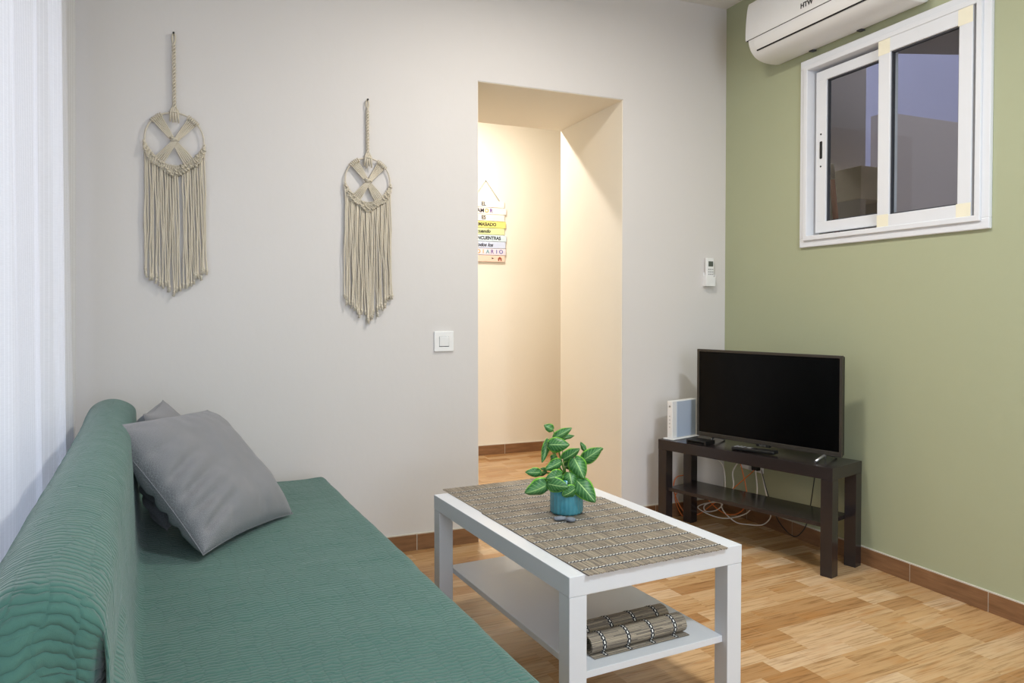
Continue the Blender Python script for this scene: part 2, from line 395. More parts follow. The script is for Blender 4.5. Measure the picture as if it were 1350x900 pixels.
struct('wall_front', MB().box((XL - .2, YF - .2, 0), (.07, YF, H)).box((1.43, YF - .2, 0), (XR + .25, YF, H)).box((.07, YF - .2, 0), (1.43, YF, .47)).box((.07, YF - .2, 2.23), (1.43, YF, H)), M['wall_grey'])
# hallway
struct('wall_hallway_back', MB().box((HX0 - .15, YH, 0), (HX1 + .15, YH + .15, H)), M['wall_cream'])
struct('wall_hallway_left', MB().box((HX0 - .15, YB2, 0), (HX0, YH, H)), M['wall_cream'])
struct('wall_hallway_right', MB().box((HX1, YB2, 0), (HX1 + .15, YH, H)), M['wall_cream'])
struct('wall_hallway_front', MB().box((HX0, YB2, 0), (DX0, YB2 + .004, H)).box((DX1, YB2, 0), (HX1, YB2 + .004, H)).box((DX0, YB2, DH), (DX1, YB2 + .004, H)), M['wall_cream'])
struct('ceiling_hallway', MB().box((HX0 - .15, YB2, H), (HX1 + .15, YH + .15, H + .15)), M['ceiling'])
# baseboards: ceramic strips with pale joints
def baseboard(name, p0, p1, nrm, joints, h=.072, th=.010):
    p0 = Vector((*p0, 0)); p1 = Vector((*p1, 0)); d = (p1 - p0); L = d.length; d.normalize(); n = Vector((*nrm, 0))
    root = bpy.data.objects.new(name, None); C.objects.link(root); root['kind'] = 'structure'
    js = [0] + [j for j in joints if 0 < j < L] + [L]
    mb = MB()
    for a, b in zip(js[:-1], js[1:]):
        q0 = p0 + d * (a + .0015); q1 = p0 + d * (b - .0015) + n * th
        mb.box((q0.x, q0.y, 0.0), (q1.x, q1.y, h), .0015)
    mb.build('tile_strip', M['skirt'], root)
    q = p0 + d * L + n * (th - .002)
    MB().box((p0.x, p0.y, 0), (q.x, q.y, h - .001)).box((p0.x, p0.y, h - .001), (q.x, q.y, h + .004)).build('grout_line', M['grout'], root)
    return root
baseboard('baseboard_right', (XR, YB), (XR, YF), (-1, 0), [YB - 2.097 + .3215 * k for k in range(-3, 14)])
baseboard('baseboard_back', (XL, YB), (DX0, YB), (0, -1), [.893 - XL + .3215 * k for k in range(-4, 2)])
baseboard('baseboard_back', (DX1, YB), (XR - .01, YB), (0, -1), [.2])
baseboard('baseboard_hallway', (HX0, YH), (HX1, YH), (0, -1), [2.12 - HX0 + .3215 * k for k in range(-6, 5)])
# tile returns on the door reveal and other hidden runs
baseboard('baseboard_left', (XL, YF), (XL, YB - .01), (1, 0), [.3215 * k for k in range(1, 16)])

# ---------------------------------------------------------------- window_1 (high sliding window on green wall)
def frame_mb(y0, y1, z0, z1, wdt, x0, x1, bev=.003):
    mb = MB()
    mb.box((x0, y0, z0), (x1, y1, z0 + wdt), bev); mb.box((x0, y0, z1 - wdt), (x1, y1, z1), bev)
    mb.box((x0, y0, z0 + wdt - .003), (x1, y0 + wdt, z1 - wdt + .003), bev); mb.box((x0, y1 - wdt, z0 + wdt - .003), (x1, y1, z1 - wdt + .003), bev)
    return mb
win = bpy.data.objects.new('window_1', None); C.objects.link(win); win['kind'] = 'structure'; win['label'] = 'white framed sliding window high on the green wall'
OY0, OY1, OZ0, OZ1 = 1.787, 2.703, 1.388, 2.262
mb = frame_mb(OY0, OY1, OZ0, OZ1, .042, XR - .014, XR + .004, .004)
f2 = frame_mb(OY0 + .030, OY1 - .030, OZ0 + .030, OZ1 - .030, .022, XR - .024, XR + .06, .003)
tmp = bmesh.new(); me_ = bpy.data.meshes.new('t'); f2.bm.to_mesh(me_); f2.bm.free(); tmp.from_mesh(me_); bpy.data.meshes.remove(me_); mb.merge(tmp)
mb.build('outer_frame', M['white_pvc'], win)
# left sash (rear track)
def sash(y0, y1, z0, z1, wl_, wr_, wt_, wb_, x0, x1, gx):
    m = MB()
    m.box((x0, y0, z0), (x1, y1, z0 + wb_), .003); m.box((x0, y0, z1 - wt_), (x1, y1, z1), .003)
    m.box((x0, y0, z0 + wb_ - .003), (x1, y0 + wr_, z1 - wt_ + .003), .003); m.box((x0, y1 - wl_, z0 + wb_ - .003), (x1, y1, z1 - wt_ + .003), .003)
    s = m.build('sash', M['white_pvc'], win)
    gy0, gy1, gz0, gz1 = y0 + wr_, y1 - wl_, z0 + wb_, z1 - wt_
    frame_mb(gy0 - .001, gy1 + .001, gz0 - .001, gz1 + .001, .006, gx - .006, gx + .01, 0).build('seal', M['seal'], s)
    MB().box((gx, gy0, gz0), (gx + .005, gy1, gz1)).build('pane', M['glass'], s)
    return s
sl = sash(2.215, 2.632, 1.452, 2.195, .062, .05, .046, .050, XR + .012, XR + .040, XR + .026)
sr = sash(1.853, 2.262, 1.430, 2.214, .058, .054, .060, .058, XR - .020, XR + .008, XR - .006)
hm = MB().box((XR + .008, 2.592, 1.792), (XR + .014, 2.606, 1.872), .004); hm.build('handle', M['gap'], sl)
MB().cyl((XR + .010, 2.600, 1.905), (XR + .013, 2.600, 1.905), .004, n=10).cyl((XR + .010, 2.600, 1.757), (XR + .013, 2.600, 1.757), .004, n=10).build('screw', M['gap'], sl)
for (y0, y1, z0, z1) in ((2.206, 2.262, 2.150, 2.2145), (2.206, 2.262, 1.4295, 1.490), (1.853, 1.910, 2.150, 2.2145), (1.853, 1.910, 1.4295, 1.490)):
    MB().box((XR - .0208, y0, z0), (XR - .0195, y1, z1)).build('corner_tape', M['cream_tape'], sr)
# ---------------------------------------------------------------- window_2 behind the curtain
w2 = bpy.data.objects.new('window_2', None); C.objects.link(w2); w2['kind'] = 'structure'; w2['label'] = 'white framed window behind the sheer curtain'
m = frame_mb(LY0, LY1, LZ0, LZ1, .06, XL - .10, XL - .04)
m.box((XL - .10, 1.80, LZ0), (XL - .04, 1.88, LZ1)); m.build('outer_frame', M['white_pvc'], w2)
MB().box((XL - .072, LY0 + .05, LZ0 + .05), (XL - .067, 1.81, LZ1 - .05)).build('pane', M['glass'], w2)
MB().box((XL - .072, 1.87, LZ0 + .05), (XL - .067, LY1 - .05, LZ1 - .05)).build('pane', M['glass'], w2)

# fill_window behind the camera is unseen, added for its daylight
w3 = bpy.data.objects.new('fill_window', None); C.objects.link(w3); w3['kind'] = 'structure'; w3['label'] = 'added unseen white framed window behind the viewer, for fill light'
m = MB(); 
for a_, b_ in (((.07, YF - .02, .47), (.12, YF + .01, 2.23)), ((1.38, YF - .02, .47), (1.43, YF + .01, 2.23)), ((.12, YF - .02, .47), (1.38, YF + .01, .52)), ((.12, YF - .02, 2.18), (1.38, YF + .01, 2.23)), ((.725, YF - .02, .52), (.775, YF + .01, 2.18))): m.box(a_, b_, .003)
m.build('outer_frame', M['white_pvc'], w3)
# ---------------------------------------------------------------- courtyard beyond window_1
XO = XR + .12
struct('wall_courtyard_side', MB().box((XO, 3.36, 0), (3.77, 3.52, 2.55)).box((XO, 3.36, 2.549), (3.77, 3.52, 8)), M['plaster_out'])
struct('wall_courtyard_low', MB().box((5.05, 4.3, 0), (9, 4.45, at(1226, 156, Y=4.3).z)), M['plaster_out'])
struct('wall_courtyard_far', MB().box((XO, 6.2, 0), (9.15, 6.35, 8)), M['plaster_dusk_blue'])
struct('wall_courtyard_shade', MB().box((XR, -1.5, H + .15), (XO, 6.2, 8)), M['plaster_out'])  # unseen upper wall, added to narrow the sky over the courtyard
p1 = at(1177, 84, Z=2.55); p2 = at(1266, 84, Z=2.55); dd = (p2 - p1).normalized(); q1 = p1 - dd * ((p1.x - XO) / dd.x if abs(dd.x) > .2 else .6); q1.x = max(q1.x, XO); q2 = p2 + dd * 2.6
struct('ceiling_courtyard', MB().prism([(XO, -1.5), (q2.x, -1.5), (q2.x, q2.y), (q1.x, min(q1.y, 3.36)), (XO, 3.36)][:], 2.55, 2.72, 'z'), M['plaster_out'])
struct('floor_courtyard', MB().box((XO + .75, -1.5, -.1), (9, 6.2, 0)), M['plaster_out'])
struct('wall_courtyard_end', MB().box((9, -1.5, 0), (9.15, 6.35, 8)).box((XO, -1.65, 0), (9.15, -1.5, 8)), M['plaster_out'])  # unseen walls, made tall so less sky light reaches the courtyard

# ---------------------------------------------------------------- curtain
def curtain():
    n = 220; y0, y1 = .35, 3.12; z0, z1 = .06, 2.66
    mb = MB()
    def fn(a, b):
        y = y0 + (y1 - y0) * a; z = z0 + (z1 - z0) * b
        A = .017 + .006 * math.sin(a * 9)
        x = -.425 + A * math.sin(a * 2 * math.pi * 10 + .9 * math.sin(a * 23) + .35 * math.sin(b * 2.2)) + .012 * math.sin(a * 31 + b * 1.7)
        sh = .028 * max(0, b - .55) / .45 * a ** 6
        return Vector((x, y + sh, z))
    L = y1 - y0
    mb.grid(fn, n, 24, lambda a, b: (a * L * 1.5, b * (z1 - z0)))
    ct = thing('curtain', 'sheer white striped curtain hanging at the left behind the green sofa back', 'curtain', (0, 0, 0))
    mb.build('curtain_panel', M['curtain'], ct, recalc=False)
    MB().cyl((-.425, y0 - .1, 2.672), (-.425, y1 + .1, 2.672), .012).build('curtain_rod', M['white_plastic'], ct)
    for y in (.6, 2.9): MB().box((XL, y - .01, 2.665), (-.425, y + .01, 2.68), .002).build('rod_bracket', M['white_plastic'], ct)
curtain()

# ---------------------------------------------------------------- ceiling lamps (above the frame)
def lamp(loc, label, r, zc):
    t = thing('ceiling_lamp', label, 'lamp', (loc[0], loc[1], zc), 0)
    MB().lathe([(r, 0), (r, -.045), (r - .02, -.05)], 40).build('lamp_body', M['white_plastic'], t)
    MB().lathe([(r - .02, -.049), (r - .03, -.062), (.01, -.064)], 40).build('diffuser', M['diffuser'], t)
lamp(LAMP1, 'round white ceiling lamp above the coffee table', .16, H)
lamp(LAMP2, 'round white ceiling lamp above the near end of the room', .18, H)
lamp((3.15, 1.3, 2.5), 'added round white lamp, out of sight under the courtyard slab', .10, 2.55)
lamp(LAMPH, 'round white ceiling lamp in the cream hallway', .12, H)

# ---------------------------------------------------------------- sofa and its quilted cover
SA = .062; SO = (-.241, .914)
sofa = thing('sofa_bed', 'low armless sofa bed along the left wall under a green quilted cover', 'sofa', (SO[0], SO[1], 0), SA)
SL = 2.09; SW = .828; ZS = .42; ZB = .785
MB().box((.02, .03, .20), (SW - .02, SL - .03, ZS - .022), .02).build('seat', M['foam'], sofa)
MB().box((.018, .03, .40), (.120, SL - .03, ZB - .03), .04).build('backrest', M['foam'], sofa)
for x in (.06, SW - .08):
    for y in (.12, SL - .12): MB().cyl((x, y, 0), (x, y, .21), .018, .025, 16).build('leg', M['black_brown'], sofa)
def cover():
    # cross-section from behind the backrest over the top, down to the crease, across the seat and over the front edge
    P = [(-.006, .30)]
    P += [(-.004, .45), (.0, .60), (.004, .70)]
    for k in range(9):
        a = math.pi - k * math.pi / 8; P.append((.072 + .068 * math.cos(a), ZB - .052 + .055 * math.sin(a)))
    P += [(.144, .66), (.146, .56), (.149, .48), (.153, .438)]
    P += [(.165, .421), (.19, .418), (.25, .420), (.35, .4225), (.45, .423), (.55, .4225), (.65, .421), (.74, .419)]
    for k in range(7):
        a = math.pi / 2 - k * math.pi / 12; P.append((SW - .03 + .03 * math.cos(a), ZS - .031 + .03 * math.sin(a)))
    P += [(SW + .002, .33), (SW + .004, .24), (SW + .008, .15), (SW + .012, .07)]
    # resample
    Q = catmull([(p[0], 0, p[1]) for p in P], 6); d = [0]
    for a, b in zip(Q[:-1], Q[1:]): d.append(d[-1] + (b - a).length)
    NU = 210; tot = d[-1]; pr = []; j = 0
    for i in range(NU + 1):
        s = tot * i / NU
        while j < len(d) - 2 and d[j + 1] < s: j += 1
        f = (s - d[j]) / max(1e-9, d[j + 1] - d[j]); q = Q[j].lerp(Q[j + 1], min(1, max(0, f))); pr.append((q.x, q.z))
    DROP = .34; NV = 300
    mb = MB(); TL = SL + 2 * DROP
    def fn(a, b):
        x, z = pr[min(NU, round(a * NU))]; s = a * tot
        v = b * TL - DROP
        # rounded fall over either end
        r = .035
        def fall(e):   # e: distance past the end -> (out, down)
            if e <= 0: return 0, 0
            th = min(e / r, math.pi / 2); return r * math.sin(th), r * (1 - math.cos(th)) + max(0, e - r * math.pi / 2)
        y = v; dz = 0
        if v < r: o, dz = fall(r - v); y = r - o
        if v > SL - r: o, dz = fall(v - SL + r); y = SL - r + o
        zz = z - dz * min(1, max(0, (z - .05) / .1))
        if zz < .03: zz = .03
        xx = x
        past = max(0, -v)
        # near end: cloth stretched from the back's top corner down to the seat
        near = max(0, 1 - max(v, 0) / .62)
        if .144 <= x < .40 and z < .70:
            k = (near ** 1.7)
            if x < .17:
                hh = max(0, (.70 - z) / .28); xx += k * .12 * hh ** 1.3
            else:
                zz += k * .085 * max(0, 1 - (x - .16) / .20) ** 1.5; xx += k * .12 * max(0, 1 - (x - .16) / .24)
        # hanging folds at the near end face
        if v < 0:
            dd = min(1, -v / .07)
            y += dd * (.012 * math.sin(s * 34 + .6) + .008 * math.sin(s * 71)) - .012 * dd
            if .11 < x < .17 and z > .45:
                y += dd * .10 * math.exp(-((s - s_gap) / .022) ** 2)
                y -= dd * .05 * math.exp(-((s - s_gap - .075) / .04) ** 2)
            xx += dd * .012 * (1 if x > .4 else -1 if x < .05 else 0)
        # soft wrinkles and sag
        n = noise.noise(Vector((xx * 5, v * 4, z * 5))) * .0045 + noise.noise(Vector((xx * 14 + 5, v * 9, z * 14))) * .0020
        cre = noise.noise(Vector((xx * 3.1 + 9, v * 17, 4))) * .0016
        n += cre
        if x < .165 and z > .43: xx += n; zz += n * .6
        elif x > SW - .01 and z < .40:
            xx += n * 2 + .010 * (1 - z / .42) * math.sin(v * 21 + 1.2 * math.sin(v * 7)) + .004
        else: zz += n * 1.1
        if x < .14 and z > .70: zz += .006 * math.sin(v * 3.2 + .5) + .010 * (v / SL) ** 2
        # rounded far shoulder of the backrest
        if v > SL - .30 and z > .55 and x < .16:
            k = min(1, (v - (SL - .30)) / .30); zz -= .035 * k * k * max(0, (z - .55) / .2)
        return Vector((xx, y, zz))
    # arc position of the fold gap = front top corner of the back
    global s_gap
    s_gap = next(tot * i / NU for i, (x, z) in enumerate(pr) if x > .138 and z > .6)
    mb.grid(fn, NU, NV, lambda a, b: (a * tot, b * TL))
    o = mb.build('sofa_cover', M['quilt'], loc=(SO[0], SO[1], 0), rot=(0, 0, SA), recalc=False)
    md = o.modifiers.new('thickness', 'SOLIDIFY'); md.thickness = .003; md.offset = 0
    tag(o, 'sea-green quilted cotton cover draped over the whole sofa bed', 'sofa cover')
cover()

# ---------------------------------------------------------------- cushions
def cushion(BL, e1, e2, size, th, label, seed, sag=0.0):
    e1 = Vector(e1).normalized(); e2 = Vector(e2); e2 = (e2 - e1 * e2.dot(e1)).normalized(); n = e1.cross(e2)
    t = thing('cushion', label, 'cushion', BL)
    N = 56
    def surf(sgn):
        def fn(a, b):
            x = a * 2 - 1; y = b * 2 - 1
            px = x * (1 - .065 * (1 - y * y) * abs(x)); py = y * (1 - .065 * (1 - x * x) * abs(y))   # edges pull in, corners stay out
            h = (max(0, 1 - x ** 4) ** .55) * (max(0, 1 - y ** 4) ** .55)
            h *= .5 * th * (1 - .25 * (x * x + y * y) / 2)
            # pull wrinkles running in from the left and lower edges
            wr = 0
            for (cx, cy, ang, ln, am) in WR:
                dx, dy = x - cx, y - cy; ca, sa = math.cos(ang), math.sin(ang); al = dx * ca + dy * sa; ac = -dx * sa + dy * ca
                if al > 0: wr += am * math.exp(-(ac / (.045 + .05 * al)) ** 2) * math.exp(-(al / ln) ** 2) * min(1, al / .06)
            nz = noise.noise(Vector((x * 2.2 + seed, y * 2.2, sgn))) * .010 + noise.noise(Vector((x * 6 + seed, y * 6, sgn))) * .003
            edge = min(1, 6 * min(1 - abs(x), 1 - abs(y)))
            h2 = h + (nz - wr) * edge
            P = e1 * ((px + 1) / 2 * size) + e2 * ((py + 1) / 2 * size) + n * (sgn * h2)
            return P
        return fn
    WR = [(-1, -.05, .35, .7, .022), (-1, -.32, .30, .75, .024), (-1, -.55, .25, .7, .022), (-.92, -.8, .35, .7, .02), (-1, .35, .2, .45, .014), (-.5, -1, 1.25, .35, .008), (.1, -1, 1.3, .3, .006), (-1, .9, -.5, .5, .006), (.3, -1, 1.8, .35, .005)]
    mb = MB(); uvf = lambda a, b: (a * size, b * size)
    for sg in (1, -1): mb.grid(surf(sg), N, N, uvf)
    bmesh.ops.remove_doubles(mb.bm, verts=mb.bm.verts[:], dist=.0004)
    mb.build('cushion_cover', M['grey_fabric'], t)
    rim = []
    fn = surf(1)
    for (a0, b0, a1, b1) in ((0, 0, 1, 0), (1, 0, 1, 1), (1, 1, 0, 1), (0, 1, 0, 0)):
        for k in range(30): q = k / 30; rim.append(fn(a0 + (a1 - a0) * q, b0 + (b1 - b0) * q))
    rim.append(rim[0]); MB().tube(rim, .0014, 6).build('seam', M['grey_fabric'], t)
    return t
cushion((-.004, 2.100, .446), (.267, .365, -.012), (-.55, .41, .70), .455, .185, 'large grey fabric cushion leaning in front against the green sofa back', 3)
cushion((-.105, 2.45, .425), (.10, .99, 0), (-.060, .03, .365), .362, .165, 'grey cushion mostly hidden behind the larger front cushion', 11)

# ---------------------------------------------------------------- coffee table
TA = .0765; TO = (.8077, 1.5682); TW, TLn = .555, .90
tab = thing('coffee_table', 'white rectangular coffee table with lower shelf beside the green sofa', 'coffee table', (TO[0], TO[1], 0), TA)
MB().box((0, 0, .40), (TW, TLn, .45), .0015).build('tabletop', M['white_lacquer'], tab)
for x in (0.0005, TW - .0505):
    for y in (0.0005, TLn - .0505): MB().box((x, y, 0), (x + .05, y + .05, .3995), .0015).build('leg', M['white_lacquer'], tab)
MB().box((.0506, .020, .182), (TW - .0506, TLn - .020, .200), .0012).build('shelf', M['white_lacquer'], tab)
ctm = Matrix.Translation((TO[0], TO[1], 0)) @ Matrix.Rotation(TA, 4, 'Z')
# place mats
def placemat(cx, cy, label, z, rz=0, w=.448, l=.312, seed=0):
    p = ctm @ Vector((cx, cy, z)); t = thing('placemat', label, 'placemat', p, TA + rz, 'reed placemats laid across the coffee table')
    rnd = random.Random(seed); mb = MB(); n = 150; pw = w / n
    for i in range(n):
        x0 = -w / 2 + i * pw; e0 = rnd.uniform(-.0022, .0022); e1 = rnd.uniform(-.0022, .0022); zt = .0022 + rnd.uniform(0, .0005)
        a, b = -l / 2 + e0, l / 2 + e1
        vs = [mb.bm.verts.new(c) for c in ((x0, a, 0), (x0 + pw * .96, a, 0), (x0 + pw * .96, b, 0), (x0, b, 0), (x0, a, zt), (x0 + pw * .96, a, zt), (x0 + pw * .96, b, zt), (x0, b, zt))]
        for q in ((0, 3, 2, 1), (4, 5, 6, 7), (0, 1, 5, 4), (1, 2, 6, 5), (2, 3, 7, 6), (3, 0, 4, 7)):
            f = mb.bm.faces.new([vs[k] for k in q])
            for lo in f.loops: lo[mb.uv].uv = (lo.vert.co.x + seed * .77, lo.vert.co.y)
    mb.build('reed_panel', M['reed'], t)
    for k in range(5):
        y = -l / 2 + .034 + k * .0605; m2 = MB()
        m2.grid(lambda a, b: Vector((-w / 2 + a * w, y + (b - .5) * .0105 + .0006 * math.sin(a * 40), .0026 + .0012 * math.sin(b * math.pi))), 60, 4, lambda a, b: (a * w, b))
        m2.build('stitched_band', M['stitch'], t, recalc=False)
placemat(.271, .145, 'reed placemat at the near end of the white coffee table, edge at table rim', .4503, 0, .450, .312, 1)
placemat(.272, .452, 'middle reed placemat on the coffee table, under the potted plant', .4503, 0, .450, .300, 2)
placemat(.270, .776, 'reed placemat at the far end of the coffee table, nearest the doorway', .4503, 0, .436, .343, 3)
# rolled mats on the shelf
def rolled(cx, cy, r, label, turns, flap, seed, L=.31, z=.2005, rz=0):
    p = ctm @ Vector((cx, cy, z)); t = thing('rolled_placemat', label, 'placemat', p, TA + rz, 'rolled reed placemats on the lower shelf')
    prof = []
    if flap: prof += [(-r - flap + flap * k / 6, .0015) for k in range(6)]
    n = int(30 * turns)
    for k in range(n + 1):
        a = -math.pi / 2 - .0 - k / 30 * 2 * math.pi if True else 0
        a = -math.pi * .5 - k / 30 * 2 * math.pi
        rr = r * (1 - .26 * k / 30 / max(turns, 1)) ; prof.append((rr * 1.22 * math.cos(a), r + .0005 + rr * math.sin(a) * .98 if k else .0015))
    Q = catmull([(0, q[0], q[1]) for q in prof], 3); d = [0]
    for a, b in zip(Q[:-1], Q[1:]): d.append(d[-1] + (b - a).length)
    mb = MB(); N = len(Q) - 1; rnd = random.Random(seed)
    V = []
    for i, q in enumerate(Q):
        e = rnd.uniform(-.001, .001)
        off = .0007 * (i % 3 == 0)
        V.append([mb.bm.verts.new((-L / 2 + e + (L) * j / 12, q.y, q.z + off)) for j in range(13)])
    for i in range(N):
        for j in range(12):
            f = mb.bm.faces.new([V[i][j], V[i][j + 1], V[i + 1][j + 1], V[i + 1][j]])
            for lo, (aa, bb) in zip(f.loops, ((i, j), (i, j + 1), (i + 1, j + 1), (i + 1, j))): lo[mb.uv].uv = (d[aa] + seed, L * bb / 12)
    o = mb.build('reed_panel', M['reed'], t, recalc=False)
    md = o.modifiers.new('thickness', 'SOLIDIFY'); md.thickness = .002; md.offset = 0
    last = min(N, int(N * 30 * 1.0 / (30 * turns)) + 10) if turns > 1 else N
    for kx in range(4):
        x = -L / 2 + .038 + kx * .077; m2 = MB(); W = .011
        rows = []
        for i in range(last + 1):
            q = Q[i]; tn = (Q[min(i + 1, N)] - Q[max(i - 1, 0)]).normalized(); nn = Vector((0, -tn.z, tn.y))
            if i == 0: sgn = 1
            c = q + nn * .0022
            rows.append([m2.bm.verts.new(c + Vector((x + (b / 3 - .5) * W, 0, 0))) for b in range(4)])
        for i in range(last):
            for b in range(3):
                f = m2.bm.faces.new([rows[i][b], rows[i][b + 1], rows[i + 1][b + 1], rows[i + 1][b]]); f.smooth = True
                for lo, (aa, bb) in zip(f.loops, ((i, b), (i, b + 1), (i + 1, b + 1), (i + 1, b))): lo[m2.uv].uv = (d[aa], bb / 3)
        o2 = m2.build('stitched_band', M['stitch'], t, recalc=False); md = o2.modifiers.new('thickness', 'SOLIDIFY'); md.thickness = .001; md.offset = 0
rolled(.268, .100, .0245, 'front rolled reed placemat with loose flap, on the table shelf near its edge', 1.7, .015, 5)
rolled(.258, .164, .0262, 'rear rolled reed placemat lying behind the front roll on the table shelf', 1.7, 0, 6)

# ---------------------------------------------------------------- plant
PP = Vector((1.058, 2.075, .4535)); PS = .000417
pl = thing('potted_plant', 'small leafy green plant in a ribbed turquoise pot on the coffee table', 'plant', PP, -YAW)
pr_ = .0515
MB().lathe([(pr_ * .8, 0), (pr_ * .93, .002), (pr_, .008), (pr_, .108), (pr_ - .002, .112), (pr_ - .005, .110), (pr_ - .006, .085)], 96, 24, .0022).build('pot', M['pot'], pl)
MB().lathe([(pr_ - .007, .084), (pr_ - .009, .092), (.008, .096)], 32).build('soil', M['soil'], pl)
def leaf(base, tip, wd, depth, tilt=0.25, curl=.18, roll=0, droop=0):
    # base/tip in enlarged-photo units; depth: metres towards the viewer
    bx, by = (base[0] - 388) * PS, (788 - base[1]) * PS; tx, ty = (tip[0] - 388) * PS, (788 - tip[1]) * PS
    B = Vector((bx, -depth[0], by)); T = Vector((tx, -depth[1], ty)); ax = T - B; L = ax.length; axn = ax.normalized()
    view = Vector((0, -1, 0)); side = axn.cross(view).normalized(); nn = side.cross(axn).normalized()
    side = (side * math.cos(roll) + nn * math.sin(roll)).normalized(); nn = side.cross(axn).normalized()
    W = wd * PS * .66
    mb = MB(); nu, nv = 10, 16
    def fn(a, b):
        x = a * 2 - 1
        prof = math.sin(math.pi * min(1, (b * .94 + .03)) ** .78) ** .8 * (1 - .12 * b)
        if b > .85: prof *= 1 - .35 * ((b - .85) / .15) ** 2
        y = b - .07 * abs(x) ** 1.5 * (1 - b) * 1.4
        P = B + axn * (y * L) + side * (x * W * prof) + nn * (-curl * W * (x * x) * prof * 1.2 + W * .28 * (1 - x * x) * math.sin(b * math.pi) + .002 * math.sin(b * 14 + x * 4) * abs(x))
        return P - Vector((0, 0, droop * L * b * b))
    mb.grid(fn, nu, nv)
    o = mb.build('leaf', M['leaf'], pl, recalc=False); md = o.modifiers.new('thickness', 'SOLIDIFY'); md.thickness = .0007; md.offset = 0
    return B
LV = [((285, 158), (216, 122), 52, (0, .01)), ((296, 218), (428, 146), 58, (.0, .0)), ((345, 228), (450, 212), 36, (-.01, -.015)),
      ((252, 262), (404, 262), 92, (.025, .03)), ((248, 240), (202, 405), 50, (.0, .01)), ((262, 248), (236, 330), 42, (-.02, -.02)), ((300, 330), (352, 318), 34, (-.02, -.03)),
      ((358, 375), (480, 288), 70, (.02, .035)), ((530, 322), (498, 262), 32, (-.01, -.02)), ((510, 395), (652, 294), 86, (.0, .01)), ((632, 322), (674, 312), 26, (-.02, -.02)),
      ((440, 362), (510, 505), 112, (.03, .05)), ((455, 520), (588, 668), 118, (.045, .07)), ((342, 392), (222, 442), 68, (.02, .04)), ((345, 478), (226, 498), 82, (.045, .06)),
      ((186, 468), (74, 462), 58, (.03, .04)), ((245, 548), (70, 606), 108, (.045, .06)), ((238, 540), (392, 556), 92, (.055, .07)), ((440, 575), (345, 625), 82, (.06, .065)),
      ((236, 478), (140, 512), 30, (.01, .01)), ((270, 380), (322, 372), 40, (-.01, -.01)), ((402, 466), (420, 560), 92, (.035, .055)), ((380, 440), (448, 410), 60, (0, 0)),
      ((235, 462), (190, 455), 24, (0, .0)), ((330, 440), (300, 400), 50, (-.03, -.04)), ((440, 350), (480, 330), 44, (-.02, -.03)), ((395, 520), (320, 560), 70, (.02, .03)), ((430, 520), (500, 470), 60, (.0, -.02)), ((350, 520), (370, 600), 60, (-.03, -.04))]
rl = random.Random(4)
ends = []
for (b, t_, wd, dp) in LV: ends.append(leaf(b, t_, wd, dp, roll=rl.uniform(-.25, .25), curl=rl.uniform(.05, .3)))
top = Vector((0, 0, .095))
for k, e in enumerate(ends):
    mid = Vector((e.x * .35, e.y * .4, max(.12, e.z * .62)))
    s0 = Vector((rl.uniform(-.012, .012), rl.uniform(-.012, .012), .090))
    MB().tube(catmull([s0, mid, e], 6), .0013, 6).build('stem', M['stem'], pl)
# small grey stones in front of the pot
def pebble(name, loc, sc, seed, rz):
    mb = MB(); t = bmesh.new(); bmesh.ops.create_icosphere(t, subdivisions=3, radius=1)
    for v in t.verts:
        v.co *= 1 + .22 * noise.noise(v.co * 1.3 + Vector((seed, 0, 0))); v.co = Vector((v.co.x * sc[0], v.co.y * sc[1], v.co.z * sc[2]))
    for f in t.faces: f.smooth = True
    mb.merge(t); return mb.build(name, M['stone'], loc=loc, rot=(0, 0, rz))
a_ = at(738, 684, Z=.458); b_ = at(752, 685.5, Z=.458)
tag(pebble('pebble', (a_.x, a_.y, .4605), (.020, .012, .0065), 1, -.3), 'flat grey pebble at the left, in front of the turquoise pot', 'stone')
tag(pebble('pebble', (b_.x, b_.y, .4608), (.015, .013, .0068), 5, -.9), 'small grey pebble right of the other one, before the turquoise pot', 'stone')

# ---------------------------------------------------------------- tv bench
BA = .2882; BO = (2.352, 2.2419)
bench = thing('tv_bench', 'black-brown low TV bench with a shelf, set across the corner by the green wall', 'tv bench', (BO[0], BO[1], 0), BA)
BW, BL_ = .252, .90
MB().box((0, 0, .40), (BW, BL_, .45), .0012).build('bench_top', M['black_brown'], bench)
for x in (.0005, BW - .0505):
    for y in (.0005, BL_ - .0505): MB().box((x, y, 0), (x + .05, y + .05, .3995), .0012).build('leg', M['black_brown'], bench)
MB().box((.015, .0506, .197), (BW - .015, BL_ - .0506, .215), .001).build('shelf', M['black_brown'], bench)
bm4 = Matrix.Translation((BO[0], BO[1], 0)) @ Matrix.Rotation(BA, 4, 'Z')
def onb(x, y, z=.4505): return bm4 @ Vector((x, y, z))
# television: local x = depth (0 front), y = width, z up
tv = thing('television', 'black flat-screen television with thin grey frame on the dark bench', 'television', onb(.128, .028), BA)
TWd, TZ0, TZ1 = .735, .024, .452
MB().box((.010, .004, TZ0 + .004), (.034, TWd - .004, TZ1 - .004), .004).box((.030, .10, TZ0 + .03), (.072, TWd - .10, TZ0 + .27), .012).build('housing', M['tv_black'], tv)
bz = MB(); d_ = .012
bz.box((0, 0, TZ1 - d_), (.014, TWd, TZ1), .002).box((0, 0, TZ0), (.014, TWd, TZ0 + .020), .002).box((0, 0, TZ0 + .018), (.014, d_, TZ1 - d_ + .002), .002).box((0, TWd - d_, TZ0 + .018), (.014, TWd, TZ1 - d_ + .002), .002)
bz.build('bezel', M['bezel'], tv)
MB().box((.004, d_ - .001, TZ0 + .019), (.0101, TWd - d_ + .001, TZ1 - d_ + .001)).build('screen', M['screen'], tv)
